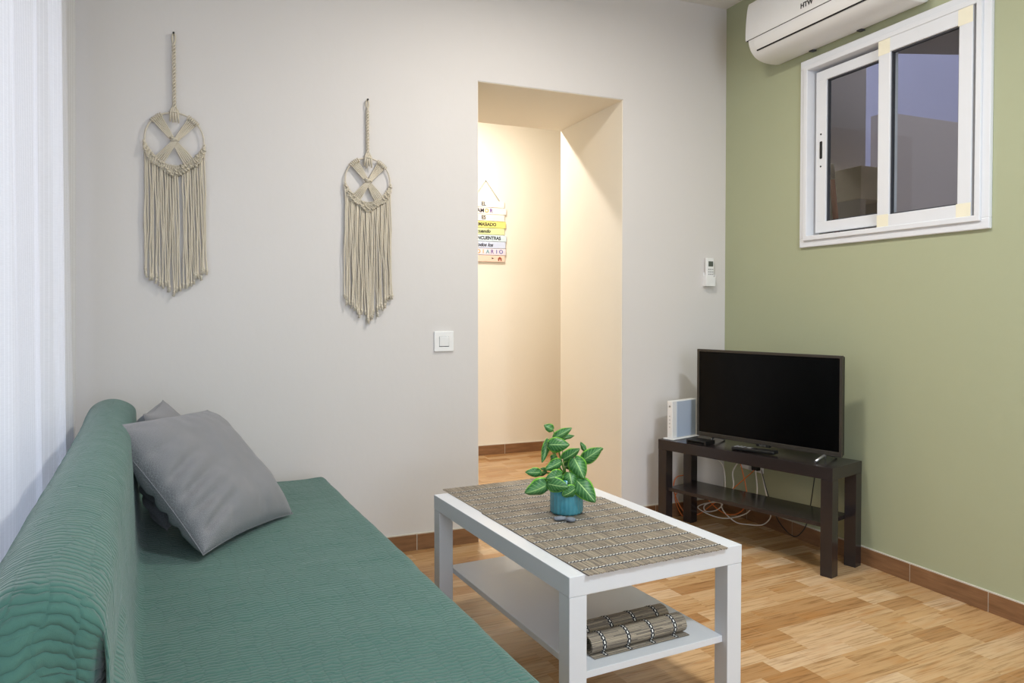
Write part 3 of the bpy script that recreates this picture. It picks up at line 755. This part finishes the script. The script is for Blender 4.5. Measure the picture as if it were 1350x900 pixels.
MB().box((-.003, TWd / 2 - .035, TZ0 - .008), (.012, TWd / 2 + .035, TZ0 + .004), .002).build('logo_plate', M['tv_black'], tv)
text('maker_lettering', 'NEVIR', .013, M['silver'], tv, (-.0035, TWd / 2, TZ0 - .002), (R(90), 0, R(-90)))
for y in (.075, TWd - .09):
    f = MB(); xf = -.075 if y < .2 else -.02; f.tube([(xf, y, .006), (.018, y, .026), (.105, y, .006)], .0055, 10); f.cyl((xf, y, .0058), (xf + .017, y, .0075), .0055, n=10)
    f.build('foot', M['silver'] if y < .2 else M['tv_black'], tv)
MB().cyl((.016, .078, .004), (.016, .078, .03), .003, n=8).build('foot_screw', M['silver'], tv)
# black set-top box
stb = thing('set_top_box', 'small flat black set-top box on the bench below the left of the television', 'set-top box', onb(.050, .685), BA + .04)
MB().box((-.035, -.055, 0), (.045, .055, .020), .003).build('case', M['tv_black'], stb)
MB().box((-.0355, -.045, .006), (-.0345, .045, .015)).build('front_panel', M['screen'], stb)
# router
ro = thing('router', 'upright white router standing on the far left end of the dark bench', 'router', onb(.112, .850), BA)
MB().box((-.095, -.030, 0), (.115, .034, .006), .002).build('stand', M['white_plastic'], ro)
MB().box((-.085, -.016, .006), (.105, .016, .192), .003).build('body', M['white_plastic'], ro)
t_ = NT('pale_blue_grey_panel'); t_.b.inputs['Base Color'].default_value = (*lin((176, 188, 206)), 1); t_.b.inputs['Roughness'].default_value = .45
MB().box((-.050, -.0175, .010), (.100, -.0155, .188), .0005).build('side_panel', t_.m, ro)
MB().cyl((-.0856, 0, .165), (-.0846, 0, .165), .005, n=16).build('led', M['silver'], ro)
for k in range(4): MB().box((-.0856, -.003, .06 + k * .018), (-.0848, .003, .064 + k * .018)).build('led', M['silver'], ro)
# remote control on the bench
rc = thing('remote_control', 'black television remote with grey buttons lying on the dark bench', 'remote control', onb(.058, .395), BA + .06)
q = MB(); q.box((-.022, -.105, 0), (.022, .105, .016), .006, seg=3)
for v in q.bm.verts:
    f_ = abs(v.co.y) / .105; v.co.x *= 1 + .10 * f_ ** 2; v.co.z += .006 * max(0, -v.co.y / .105) ** 2
q.build('body', M['tv_black'], rc)
btn = plain('grey_button', (150, 150, 152), .5)
for i in range(9):
    for j in range(3):
        if i in (3,): continue
        MB().box((-.016 + j * .0125, .085 - i * .018, .0155), (-.009 + j * .0125, .093 - i * .018, .0185), .001).build('button', btn, rc)
MB().cyl((0, .026, .0155), (0, .026, .019), .010, n=20).build('dial', btn, rc)

# ---------------------------------------------------------------- cables and socket under the bench
def cab(u, v, zoff=.006):
    d = ray(u, v); o = Vector((0, 0, CAM_H)); ts = [(XR - .018) / d.x, (YB - .018) / d.y]
    if d.z < 0: ts.append((zoff - CAM_H) / d.z)
    nx, ny = math.cos(BA), math.sin(BA); k = BO[0] * nx + BO[1] * ny + .305; ts.append(k / (d.x * nx + d.y * ny))
    return o + d * min(ts)
def cable(name, px, r, mat, label, zoff=.006, lead=None):
    pts = [cab(u, v, zoff) for u, v in px]
    if lead: pts = [lead] + pts
    tag(MB().tube(catmull(pts, 8), r, 8).build(name, mat), label, 'cable')
cable('white_cable', [(947, 606), (954, 617), (956, 637), (955, 655), (951, 664), (955, 675), (970, 688), (985, 691), (1003, 692), (1013, 686), (1016, 676), (1010, 650), (1003, 617)], .0028, M['white_cable'], 'long white cable looping on the floor to the right under the bench shelf')
cable('white_cable', [(975, 606), (966, 622), (967, 640), (960, 655), (945, 659), (929, 666), (931, 674), (945, 672), (952, 664), (938, 662), (920, 668), (935, 678), (955, 683), (975, 680), (989, 672), (998, 650), (996, 620)], .003, M['white_cable'], 'tangled white cable curling on the floor behind the rear left bench leg', .012)
cable('orange_cable', [(975, 606), (979, 622), (983, 640), (985, 660), (976, 675), (960, 678), (945, 670), (930, 656), (912, 652), (903, 664), (901, 680), (894, 670), (890, 656), (893, 648)], .0026, M['orange'], 'orange cable hanging straight down behind the television bench', .018)
cable('orange_cable', [(994, 620), (985, 628), (971, 640), (955, 655), (940, 664), (922, 677), (906, 678), (894, 662), (888, 642), (892, 629), (902, 626)], .0026, M['orange'], 'orange cable running from the wall socket diagonally left under the bench', .024)
cable('black_cable', [(1003, 617), (1012, 650), (1023, 680), (1035, 698), (1048, 707), (1058, 700), (1064, 688), (1069, 663), (1074, 629), (1078, 612)], .0024, M['black_cable'], 'black power cable hanging in a loop under the right of the bench', .005)
ps = at(990, 612, X=XR - .02)
so = thing('wall_socket', 'white wall socket with a plug under the television on the green wall', 'socket', (XR, ps.y, ps.z), 0)
MB().box((-.010, -.075, -.035), (0, .075, .035), .003).build('plate', M['white_plastic'], so)
MB().box((-.045, -.062, -.022), (-.010, -.030, .012), .004).build('plug', M['tv_black'], so)
MB().box((-.048, -.015, -.022), (-.010, .05, .016), .004).build('adapter', M['white_plastic'], so)

# ---------------------------------------------------------------- air conditioner
AY1, AY0 = 2.862, 2.035
ac = thing('air_conditioner', 'white wall-mounted air conditioner above the window on the green wall', 'air conditioner', (XR, 0, 0))
prof = [(0, 2.575), (-.12, 2.580), (-.168, 2.574), (-.188, 2.556), (-.198, 2.50), (-.203, 2.44), (-.203, 2.395), (-.198, 2.362), (-.184, 2.333), (-.160, 2.310), (-.128, 2.296), (-.09, 2.290), (-.03, 2.291), (0, 2.300)]
Q = [(p.x, p.z) for p in catmull([(a, 0, b) for a, b in prof], 4)]
mb = MB(); mb.prism([(x, z) for x, z in Q], AY0 + .012, AY1 - .012, 'y', True)
b_body = mb.build('casing', M['white_plastic'], ac); md = b_body.modifiers.new('bevel', 'BEVEL'); md.width = .010; md.segments = 4; md.limit_method = 'ANGLE'; md.angle_limit = R(50)
def ac_strip(name, s0, s1, y0, y1, off, mat, th=.003):
    # strip following the front profile between arc parameters (indices in Q)
    pts = [q for q in Q[s0:s1 + 1]]; o = []; i_ = []
    for k, q in enumerate(pts):
        a = Vector(pts[max(0, k - 1)]); b = Vector(pts[min(len(pts) - 1, k + 1)]); d = (b - a).normalized(); n = Vector((-d.y, d.x))
        if n.x > 0: n = -n
        if abs(n.x) < .3 and q[1] < 2.4: n = Vector((n.x, -abs(n.y)))
        elif q[1] > 2.5 and abs(n.x) < .6: n = Vector((n.x, abs(n.y)))
        o.append(Vector(q) + n * off); i_.append(Vector(q) - n * th)
    mb = MB(); mb.prism([(p.x, p.y) for p in o + i_[::-1]], y0, y1, 'y'); return mb.build(name, mat, ac)
iF0 = min(range(len(Q)), key=lambda k: abs(Q[k][1] - 2.565) + (0 if Q[k][0] < -.15 else 9)); iF1 = min(range(len(Q)), key=lambda k: abs(Q[k][1] - 2.385) + (0 if Q[k][0] < -.15 else 9))
ac_strip('front_panel', iF0, iF1, AY0 + .002, AY1 - .002, .004, M['white_plastic'])
def ac_line(z0, z1, y0, y1, name, mat=M['gap']):
    k0 = min(range(len(Q)), key=lambda k: abs(Q[k][1] - z0) + (0 if Q[k][0] < -.12 else 9)); 
    mb = MB(); x = Q[k0][0]; mb.box((x - .0012, y0, z1), (x + .01, y1, z0)); return mb.build(name, mat, ac)
ac_line(2.3865, 2.3835, AY0 + .002, AY1 - .004, 'panel_seam')
kl0 = min(range(len(Q)), key=lambda k: abs(Q[k][1] - 2.378) + (0 if Q[k][0] < -.15 else 9)); kl1 = min(range(len(Q)), key=lambda k: abs(Q[k][1] - 2.335) + (0 if Q[k][0] < -.15 else 9))
ac_strip('louver', kl0, kl1, AY0 + .05, AY1 - .055, .0025, M['white_plastic'])
ac_line(2.334, 2.327, AY0 + .05, AY1 - .055, 'air_slot')
text('maker_lettering', 'HTW', .030, plain('dark_print', (40, 40, 42), .5), ac, (-.2085, 2.470, 2.418), (R(90), 0, R(-90)), bold=.0008)
MB().box((-.2072, 2.74, 2.412), (-.2062, 2.80, 2.4135)).build('printed_line', M['seal'], ac)
for y in (2.62, 2.35): MB().box((-.035, y - .012, 2.286), (-.01, y + .012, 2.292), .001).build('clip', M['seal'], ac)

# ---------------------------------------------------------------- remote holder, switch
rh = thing('remote_holder', 'white bracket fixed to the grey wall, holding the small remote', 'holder', (2.509, YB, 1.222))
MB().box((-.030, -.004, 0), (.030, 0, .075), .002).box((-.030, -.028, 0), (.030, -.004, .004), .001).box((-.030, -.030, 0), (.030, -.027, .050), .001).box((-.031, -.029, 0), (-.028, 0, .060), .001).box((.028, -.029, 0), (.031, 0, .060), .001).build('cradle', M['white_plastic'], rh)
r2 = thing('remote_control', 'small white remote with dark display held on the grey wall', 'remote control', (2.509, YB - .0155, 1.2275))
q = MB().box((-.025, -.009, 0), (.025, .009, .146), .005, seg=3); q.build('body', M['white_plastic'], r2)
MB().box((-.013, -.0100, .100), (.017, -.0088, .128), .0003).build('display', plain('grey_display', (84, 90, 84), .3), r2)
# buttons above the cradle lip
for i in range(3):
    for j in range(3): MB().box((-.014 + j * .012, -.0104, .056 + i * .013), (-.006 + j * .012, -.0088, .061 + i * .013), .0004).build('button', btn, r2)
sw = thing('light_switch', 'square white light switch on the grey wall left of the doorway', 'light switch', (1.024, YB, .950))
MB().box((-.047, -.009, -.047), (.047, 0, .047), .003).build('switch_plate', M['white_plastic'], sw)
MB().box((-.0235, -.0095, -.0245), (.0235, -.0088, .0225), .0002).build('gap_line', M['seal'], sw)
q = MB().box((-.0225, -.0125, -.0215), (.0225, -.006, .0222), .0015)
q.build('rocker', M['white_plastic'], sw, loc=(0, 0, 0), rot=(R(2.5), 0, 0))

# ---------------------------------------------------------------- macrame hangings
def macrame(name, cx, cz, r, ztop, zc, zside, label, seed, n=34, gap=None):
    rnd = random.Random(seed)
    yw = YB - .004; yo = -.016
    t = thing(name, label, 'wall hanging', (cx, YB, cz), 0, 'macrame wall hangings on the grey wall')
    # hoop
    MB().tube([(r * math.cos(a), yo, r * math.sin(a)) for a in [2 * math.pi * k / 64 for k in range(65)]], .0032, 8, False).build('hoop', M['ring'], t)
    # hanging rope: two twisted strands with a loop at the nail
    top = ztop - cz
    rope = MB()
    for ph in (0, math.pi):
        pts = []
        z = r + .004
        while z < top - .045:
            pts.append((.0048 * math.cos(z * 230 + ph), yo + .0048 * math.sin(z * 230 + ph), z)); z += .0035
        pts += [(.006 * math.cos(ph), yo, top - .03), (.006 * math.cos(ph) * .9, yo + .004, top - .012), (0, yo + .006, top)]
        rope.tube(pts, .0034, 7)
    rope.build('hanging_rope', M['cord'], t)
    MB().cyl((0, 0, top - .006), (0, -.022, top - .004), .002, n=8).cyl((0, -.022, top - .004), (0, -.024, top - .004), .004, n=10).build('nail', M['gap'], t)
    # knot and small tassel over the hoop
    k = MB()
    for dx in (-.012, -.004, .004, .012):
        k.tube([(dx * .4, yo - .002, r + .022), (dx, yo - .010, r + .006), (dx * 1.1, yo - .010, r - .010), (dx * 1.3, yo - .005, r - .034 - rnd.uniform(0, .012))], [.003, .0042, .0042, .003], 7)
    k.tube([(-.016, yo - .004, r - .004), (-.006, yo - .014, r + .001), (.006, yo - .014, r + .001), (.016, yo - .004, r - .004)], .0042, 7)
    k.build('top_knot', M['cord'], t)
    # diagonal bands: bundles of cords crossing at the centre
    def band(a, b, w0, w1, nn, nm):
        q = MB(); A = Vector((r * math.cos(a), yo, r * math.sin(a))); B = Vector((r * math.cos(b), yo, r * math.sin(b))); d = (B - A).normalized(); s = Vector((d.z, 0, -d.x))
        for i in range(nn):
            f = (i / (nn - 1) - .5)
            pts = [A + s * f * w0 + d * -.002, A.lerp(B, .25) + s * f * (w0 * .7) + Vector((0, -.004, 0)), A.lerp(B, .47) + s * f * .014 + Vector((0, -.006 - .004 * (nm % 2), 0)), A.lerp(B, .53) + s * f * .014 + Vector((0, -.006 - .004 * (nm % 2), 0)), A.lerp(B, .8) + s * f * (w1 * .8) + Vector((0, -.004, 0)), B + s * f * w1]
            q.tube(catmull(pts, 4), .0026, 6)
        # larks-head knots at the upper rim
        for i in range(nn):
            f = (i / (nn - 1) - .5); aa = a + f * w0 / r * 1.15
            c = Vector((r * math.cos(aa), yo, r * math.sin(aa))); o = Vector((math.cos(aa), 0, math.sin(aa)))
            q.tube([c - o * .012 + Vector((0, -.004, 0)), c + Vector((0, -.0075, 0)), c + o * .006, c + Vector((0, .005, 0))], .0034, 6)
        q.build('crossed_band', M['cord'], t)
    band(R(128), R(-58), .036, .040, 6, 0)
    band(R(50), R(-124), .036, .036, 6, 1)
    q = MB(); q.tube([(-.016, yo - .012, .006), (-.006, yo - .017, .002), (.006, yo - .017, -.001), (.016, yo - .012, -.005)], .0045, 7); q.tube([(-.013, yo - .012, -.006), (0, yo - .017, -.004), (.013, yo - .012, .006)], .0045, 7)
    q.build('centre_knot', M['cord'], t)
    # knotted net along the lower arc
    W = r * 1.04
    def ztopf(u): # where the net starts (the hoop) for u in -1..1
        a = max(-1, min(1, u)); return -math.sqrt(max(0, 1 - (a * .97) ** 2)) * r * .93 if abs(a) < .999 else 0
    def hoop(u): return -.10 * r - (r * .88) * (1 - abs(u) ** 2.2)
    def low(u): # lower outline of the net: dips at the sides and the middle
        base = hoop(u) - .020
        return base - .020 * math.exp(-(u / .30) ** 2) - .020 * math.exp(-((abs(u) - .80) / .22) ** 2)
    net = MB()
    rows = 7
    for ri in range(rows):
        f = ri / (rows - 1)
        m = 30
        pts = []
        for j in range(m * 3 + 1):
            u = -1 + 2 * j / (m * 3); z = hoop(u) * (1 - f) + low(u) * f + .0032 * math.sin(j * 2 * math.pi / 3 + ri * 2.1)
            pts.append((u * W, yo - .004 - .0035 * math.cos(j * 2 * math.pi / 3 + ri), z))
        net.tube(pts, .0029, 6)
    for j in range(26):
        u = rnd.uniform(-.97, .97); f = rnd.random(); z = hoop(u) * (1 - f) + low(u) * f
        net.tube([(u * W - .006, yo - .006, z + .004), (u * W, yo - .0125, z), (u * W + .006, yo - .006, z - .004)], .0034, 6)
    net.build('knotted_net', M['cord'], t)
    # fringe
    for i in range(n):
        u = -1 + 2 * (i + .5) / n
        if gap and gap[0] < u < gap[1]: continue
        x0 = u * W; zt = low(u) + .006
        bot = (zc - cz) + (zside - zc) * min(1, abs(u * 1.02)) ** 1.0 + rnd.uniform(-.016, .016)
        x1 = x0 * 1.06 + rnd.uniform(-.006, .006); L = zt - bot; y0 = yo + rnd.uniform(-.004, .003); rr = .0029
        pts = []; rad = []
        for k_ in range(9):
            f = k_ / 8; pts.append((x0 + (x1 - x0) * f ** 1.5 + .0022 * math.sin(f * 7 + i * 1.7) + .001 * math.sin(f * 19 + i), y0 + .0015 * math.sin(f * 9 + i), zt - L * f)); rad.append(rr)
        # end knot and frayed tip
        e = Vector(pts[-1]); pts += [e + Vector((0, 0, -.003)), e + Vector((0, 0, -.007)), e + Vector((0, 0, -.011)), e + Vector((rnd.uniform(-.004, .004), 0, -.022))]; rad += [.0052, .0056, .003, .0050]
        MB().tube(pts, rad, 7).build('fringe_cord', M['cord'], t)
    return t
macrame('macrame_hanging', -.098, 1.772, .1075, 2.197, 1.178, 1.262, 'larger, higher macrame hanging with rope fringe, on the wall nearer the curtain', 3, gap=(.12, .24))
macrame('macrame_hanging', .6735, 1.662, .0985, 2.019, 1.065, 1.165, 'smaller, lower macrame hanging with rope fringe, on the wall nearer the doorway', 8)

# ---------------------------------------------------------------- hallway sign
sx = 1.966; sg = thing('hanging_sign', 'pastel plank sign with lettering hanging on a string in the hallway', 'sign', (sx, YH, 1.70))
cols = [((246, 240, 226), 'EL', 'B'), ((244, 232, 226), 'AMOR', 'M'), ((246, 238, 220), 'ES', 'B'), ((232, 222, 124), 'DEMASIADO', 'B'), ((218, 226, 166), 'cuando', 'S'), ((206, 222, 230), 'LO ENCUENTRAS', 'B'), ((204, 214, 236), 'Todos los', 'S'), ((226, 216, 226), 'DIARIO', 'C'), ((240, 206, 186), '', 'B')]
ztop = .215; hgt = .051
inks = {k: plain('ink_' + k, c, .6) for k, c in dict(dark=(34, 30, 38), ochre=(226, 160, 40), blue=(70, 80, 160), teal=(90, 150, 160), violet=(110, 80, 150), rust=(150, 80, 60)).items()}
MB().tube([(-.115, -.010, ztop - .004), (0, -.006, .367), (.115, -.010, ztop - .004)], .0016, 6).cyl((0, 0, .364), (0, -.012, .366), .0025, n=8).build('string', M['seal'], sg)
for i, (c, s_, k) in enumerate(cols):
    z1 = ztop - i * hgt; z0 = z1 - hgt + .003; wd = (.148, .165, .15, .160, .148, .165, .158, .160, .152)[i]; wl_ = (.15, .142, .16, .15, .165, .152, .16, .15, .155)[i]
    t2 = NT('painted_plank'); v = t2.co(); s3 = t2.sep(v); n = t2.noise(t2.comb(t2.math('MULTIPLY', s3[0], 6), 0.0, t2.math('MULTIPLY', s3[2], 90)), 1, 3)
    cl = lin(c); t2.l(t2.mix(n, tuple(x * .88 for x in cl), tuple(min(1, x * 1.06) for x in cl)), t2.b.inputs['Base Color']); t2.b.inputs['Roughness'].default_value = .6
    bd = MB().box((-wl_, -.014, z0), (wd, -.006, z1), .002).build('plank', t2.m, sg)
    zz = (z0 + z1) / 2
    if k == 'B' and s_: text('lettering', s_, .040 if len(s_) < 6 else .034, inks['dark'], bd, (-.02 if len(s_) < 3 else -.01, -.0145, zz), (R(90), 0, 0), sx=.9 if len(s_) < 9 else .95, bold=.0012)
    if k == 'M':
        text('lettering', 'AM', .040, inks['dark'], bd, (-.045, -.0145, zz), (R(90), 0, 0), bold=.0012); text('lettering', 'O', .040, inks['ochre'], bd, (.004, -.0145, zz), (R(90), 0, 0), bold=.001); text('lettering', 'R', .040, inks['violet'], bd, (.040, -.0145, zz), (R(90), 0, 0), bold=.0012)
    if k == 'S': text('lettering', s_, .036, inks['dark'], bd, (-.02, -.0145, zz), (R(90), 0, 0), shear=.35, bold=.001)
    if k == 'C':
        for j, (ch, ink) in enumerate(zip('DIARIO', ('ochre', 'ochre', 'teal', 'violet', 'blue', 'blue'))): text('lettering', ch, .040, inks[ink], bd, (-.06 + j * .036, -.0145, zz), (R(90), 0, 0), bold=.0008)
    if i == 8:
        h = MB(); h.prism([(.095, zz - .016), (.095, zz + .004), (.110, zz + .016), (.125, zz + .004), (.125, zz - .016), (.115, zz - .016), (.115, zz - .004), (.105, zz - .004), (.105, zz - .016)], -.0150, -.0138, 'y'); h.build('painted_house', inks['rust'], bd)
        h = MB(); h.prism([(.045, zz - .004), (.062, zz + .002), (.045, zz + .008)], -.0150, -.0138, 'y'); h.build('painted_bird', inks['dark'], bd)
MB().box((-.13, -.006, ztop - 9 * hgt + .01), (-.10, -.001, ztop - .01)).box((.10, -.006, ztop - 9 * hgt + .01), (.13, -.001, ztop - .01)).build('back_batten', M['cardboard'], sg)

# ---------------------------------------------------------------- things outside the window
Yp = 3.345
a = at(1098, 210, Y=Yp); b = at(1140, 256, Y=Yp)
px0, px1 = sorted((a.x, b.x))
pn = thing('cardboard_box', 'pale box seen through the left pane, outside against the wall', 'box', ((px0 + px1) / 2, 3.24, 0))
zb = at(1115, 256, Y=3.15).z
hw = (px1 - px0) / 2
MB().box((-hw, -.10, zb - .02), (hw, .115, zb + .17), .004).build('carton', M['cardboard'], pn)
MB().box((-hw, -.10, 0), (-hw + .04, .115, zb - .0201)).box((hw - .04, -.10, 0), (hw, .115, zb - .0201)).box((-hw, .09, 0), (hw, .115, zb - .0201)).build('stand', M['plaster_out'], pn)
s0 = at(1095, 217, X=XO + .13); s1 = at(1102, 290, X=XO + .135)
dv = (s1 - s0); bot = s1 + dv * ((.0 - s1.z) / dv.z)
stk = thing('broom_handle', 'red handle with dark grip seen through the left pane outside', 'broom', (0, 0, 0))
MB().cyl(bot, s0 + dv * .28, .014, n=14).build('shaft', M['red_wood'], stk)
MB().cyl(s0 + dv * .28, s0, .017, n=14).build('grip', M['tv_black'], stk)
